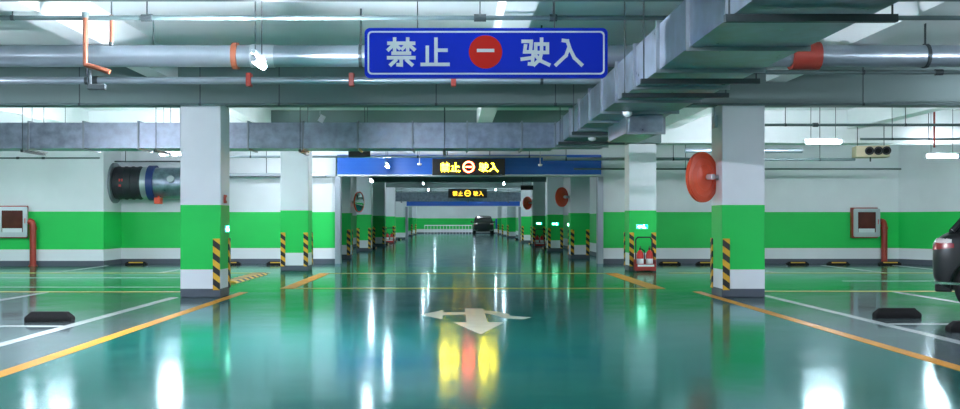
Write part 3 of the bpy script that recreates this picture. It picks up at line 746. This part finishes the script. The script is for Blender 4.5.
# ------------------------------------------------------------------ cars
def loft(stations, close_ends=True):
    m = MB(); rows = []
    for st in stations: rows.append([m.bm.verts.new(p) for p in st])
    n = len(rows[0])
    for a, b2 in zip(rows, rows[1:]):
        for i in range(n): m.bm.faces.new((a[i], a[(i+1) % n], b2[(i+1) % n], b2[i]))
    m.bm.faces.new(list(reversed(rows[0]))); m.bm.faces.new(rows[-1])
    return m
def evaluated(o, name, m, parent):
    dg = bpy.context.evaluated_depsgraph_get(); me = bpy.data.meshes.new_from_object(o.evaluated_get(dg))
    me.name = name; me.materials.clear(); me.materials.append(m)
    for p in me.polygons: p.use_smooth = True
    try: me.set_sharp_from_angle(angle=math.radians(40))
    except Exception: pass
    n = bpy.data.objects.new(name, me); C.objects.link(n); n.parent = parent
    bpy.data.objects.remove(o); return n
def make_car(label, loc, rotz):
    r = thing('car', label, 'car', loc, rotz)
    # body: x from rear (-2.25) to nose (2.25)
    def sec(x, zb, zt, w, wt):
        zm = zb + (zt-zb)*.55
        return [(x, -w*.86, zb), (x, -w*.985, zb+(zt-zb)*.18), (x, -w, zm), (x, -w*.985, zt-.10), (x, -wt, zt-.015), (x, -wt*.5, zt), (x, wt*.5, zt), (x, wt, zt-.015), (x, w*.985, zt-.10), (x, w, zm), (x, w*.985, zb+(zt-zb)*.18), (x, w*.86, zb)]
    st = [sec(-2.23, .46, .84, .66, .56), sec(-2.20, .36, .93, .78, .70), sec(-2.08, .28, 1.03, .85, .78), sec(-1.9, .24, 1.07, .885, .80), sec(-1.4, .21, 1.05, .90, .82), sec(-.4, .20, 1.01, .905, .83),
          sec(.7, .20, 1.00, .905, .82), sec(1.2, .21, .99, .90, .80), sec(1.75, .24, .93, .87, .74), sec(2.08, .30, .84, .79, .66), sec(2.22, .40, .70, .66, .54)]
    o = loft(st).build('tmp', M['paint'])
    s = o.modifiers.new('s', 'SUBSURF'); s.levels = 4; s.render_levels = 4
    cut = MB()
    for x in (-1.61, 1.38):
        for y in (-1, 1): cut.tube((x, y*.58, .34), (x, y*1.05, .34), .40, 32)
    cu = cut.build('tmpcut', M['black']); bo = o.modifiers.new('b', 'BOOLEAN'); bo.object = cu; bo.operation = 'DIFFERENCE'; bo.solver = 'EXACT'
    bpy.context.view_layer.update()
    body = evaluated(o, 'body', M['paint'], r); bpy.data.objects.remove(cu)
    def patch(name, mm, parent, cond):      # lamp glass that follows the body surface
        bm = bmesh.new(); bm.from_mesh(body.data)
        bmesh.ops.delete(bm, geom=[f for f in bm.faces if not cond(f.calc_center_median())], context='FACES')
        bm.normal_update()
        for v in bm.verts: v.co += v.normal*.006
        ex = bmesh.ops.extrude_face_region(bm, geom=list(bm.faces))
        vs = [v for v in ex['geom'] if isinstance(v, bmesh.types.BMVert)]
        for v in vs: v.co += v.normal*.008
        m = MB(); m.bm.free(); m.bm = bm
        return m.build(name, mm, parent, smooth=True)
    # glasshouse
    def gs_(x, z0, z1, w0, w1): return [(x, -w0, z0), (x, -(w0+w1)/2-.02, (z0+z1)/2), (x, -w1, z1), (x, w1, z1), (x, (w0+w1)/2+.02, (z0+z1)/2), (x, w0, z0)]
    g = [gs_(-2.02, 1.0, 1.06, .74, .72), gs_(-1.72, .99, 1.44, .80, .62), gs_(-1.5, .98, 1.56, .815, .60), gs_(-.5, .97, 1.61, .82, .60), gs_(.2, .97, 1.58, .82, .59), gs_(.95, .96, 1.10, .79, .70), gs_(1.25, .95, .97, .76, .72)]
    o = loft(g).build('windows', M['carglass'], r, smooth=True)
    roof = []
    for x, z, w in ((-1.78, 1.42, .60), (-1.55, 1.565, .60), (-.5, 1.625, .605), (.2, 1.595, .595), (.38, 1.53, .60)):
        roof.append([(x, -w, z-.035), (x, -w*.9, z), (x, 0, z+.02), (x, w*.9, z), (x, w, z-.035), (x, 0, z-.05)])
    loft(roof).build('roof', M['paint'], r, smooth=True)
    for sy in (-1, 1):
        m = MB()
        for p, q in (((-1.98, .755, 1.05), (-1.62, .625, 1.51)), ((-1.2, .83, 1.0), (-1.2, .622, 1.56)), ((-.15, .835, 1.0), (-.12, .622, 1.57)), ((1.12, .79, .98), (.22, .615, 1.565)), ((-1.62, .625, 1.53), (.22, .615, 1.565))):
            m.tube((p[0], sy*p[1], p[2]), (q[0], sy*q[1], q[2]), .035, 8)
        m.build('window_pillars', M['paint'], r)
        m = MB(); m.tube((.62, sy*.86, 1.02), (.64, sy*.95, 1.06), .025, 8); m.ball((.64, sy*1.0, 1.09), .10, 12, (.55, 1, .75)); m.build('wing_mirror', M['paint'], r, smooth=True)
        # tail lamp wraps the corner
        t = patch('tail_lamp', M['tail'], r, lambda c: -2.2 < c.x < -1.95 and sy*c.y > .50 and .80 + (c.x+2.2)*.15 < c.z < .89)
        patch('clear_lens', M['tailwhite'], t, lambda c: -2.2 < c.x < -1.98 and sy*c.y > .55 and .89 <= c.z < .94)
        patch('head_lamp', M['tailwhite'], r, lambda c: c.x > 1.72 and sy*c.y > .42 and .62 < c.z < .74 + (2.2-c.x)*.18)
        m = MB(); m.prism([(x, sy*y) for x, y in ((-2.245, .50), (-2.185, .76), (-2.02, .875), (-1.86, .905), (-1.86, .88), (-2.0, .84), (-2.14, .72), (-2.2, .48))], .37, .40, (0, 1, 2)); m.build('bumper_strip', M['chrome'], r)
        m = MB(); m.box((-1.0, min(sy*.885, sy*.915), .26), (1.0, max(sy*.885, sy*.915), .34), .01); m.build('side_sill', M['black'], r)
        m = MB()
        for x in (-.75, .35): m.box((x, min(sy*.90, sy*.925), .84), (x+.20, max(sy*.90, sy*.925), .87), .008)
        m.build('door_handle', M['chrome'], r)
        for x in (-1.61, 1.38):
            t = MB().lathe([(.20, -.105), (.31, -.11), (.345, -.08), (.345, .08), (.31, .11), (.20, .105)], Matrix.Translation((x, sy*.78, .345)) @ Matrix.Rotation(PI/2, 4, 'X'), 40, True).build('wheel', M['rubber'], r, smooth=True)
            m = MB(); m.tube((x, sy*.74, .345), (x, sy*.80, .345), .205, 32)
            for k in range(5):
                a = 2*PI*k/5; m.obox((x+.11*math.cos(a), sy*.845, .345+.11*math.sin(a)), (.20, .03, .05), Matrix.Rotation(-a, 3, 'Y'))
            m.tube((x, sy*.82, .345), (x, sy*.87, .345), .05, 16); m.build('rim', M['rim'], t)
    MB().box((-2.2, -.60, .26), (-2.0, .60, .36), .02).build('rear_valance', M['black'], r)
    return r
car = make_car('dark car parked at the right edge, its tail showing', (8.88, 13.18, 0), math.radians(-30))
car.scale = (1.06, 1.06, 1.06)
dup(car, (2.62, 94.4, 0), PI/2, 'small dark car seen from behind at the far end of the lane')

# ------------------------------------------------------------------ world, camera
w = bpy.data.worlds.new('World'); S.world = w; w.use_nodes = True
w.node_tree.nodes['Background'].inputs[0].default_value = (.5, .6, .6, 1); w.node_tree.nodes['Background'].inputs[1].default_value = .1
cd = bpy.data.cameras.new('Camera'); cam = bpy.data.objects.new('Camera', cd); C.objects.link(cam)
cam.location = (0, 0, 1.24); cam.rotation_euler = (PI/2, 0, 0)
cd.sensor_width = 36; cd.lens = 36*1011/960; cd.shift_x = 25/960; cd.shift_y = 16.5/960; cd.clip_end = 300; cd.clip_start = .05
S.camera = cam
S.view_settings.view_transform = 'Standard'; S.view_settings.look = 'None'; S.view_settings.gamma = 1
S.view_settings.exposure = 0.92
try: S.view_settings.use_curve_mapping = False
except Exception: pass
S.cycles.max_bounces = 10; S.cycles.diffuse_bounces = 6; S.cycles.glossy_bounces = 5
S.cycles.use_denoising = True
S.cycles.sample_clamp_indirect = 8
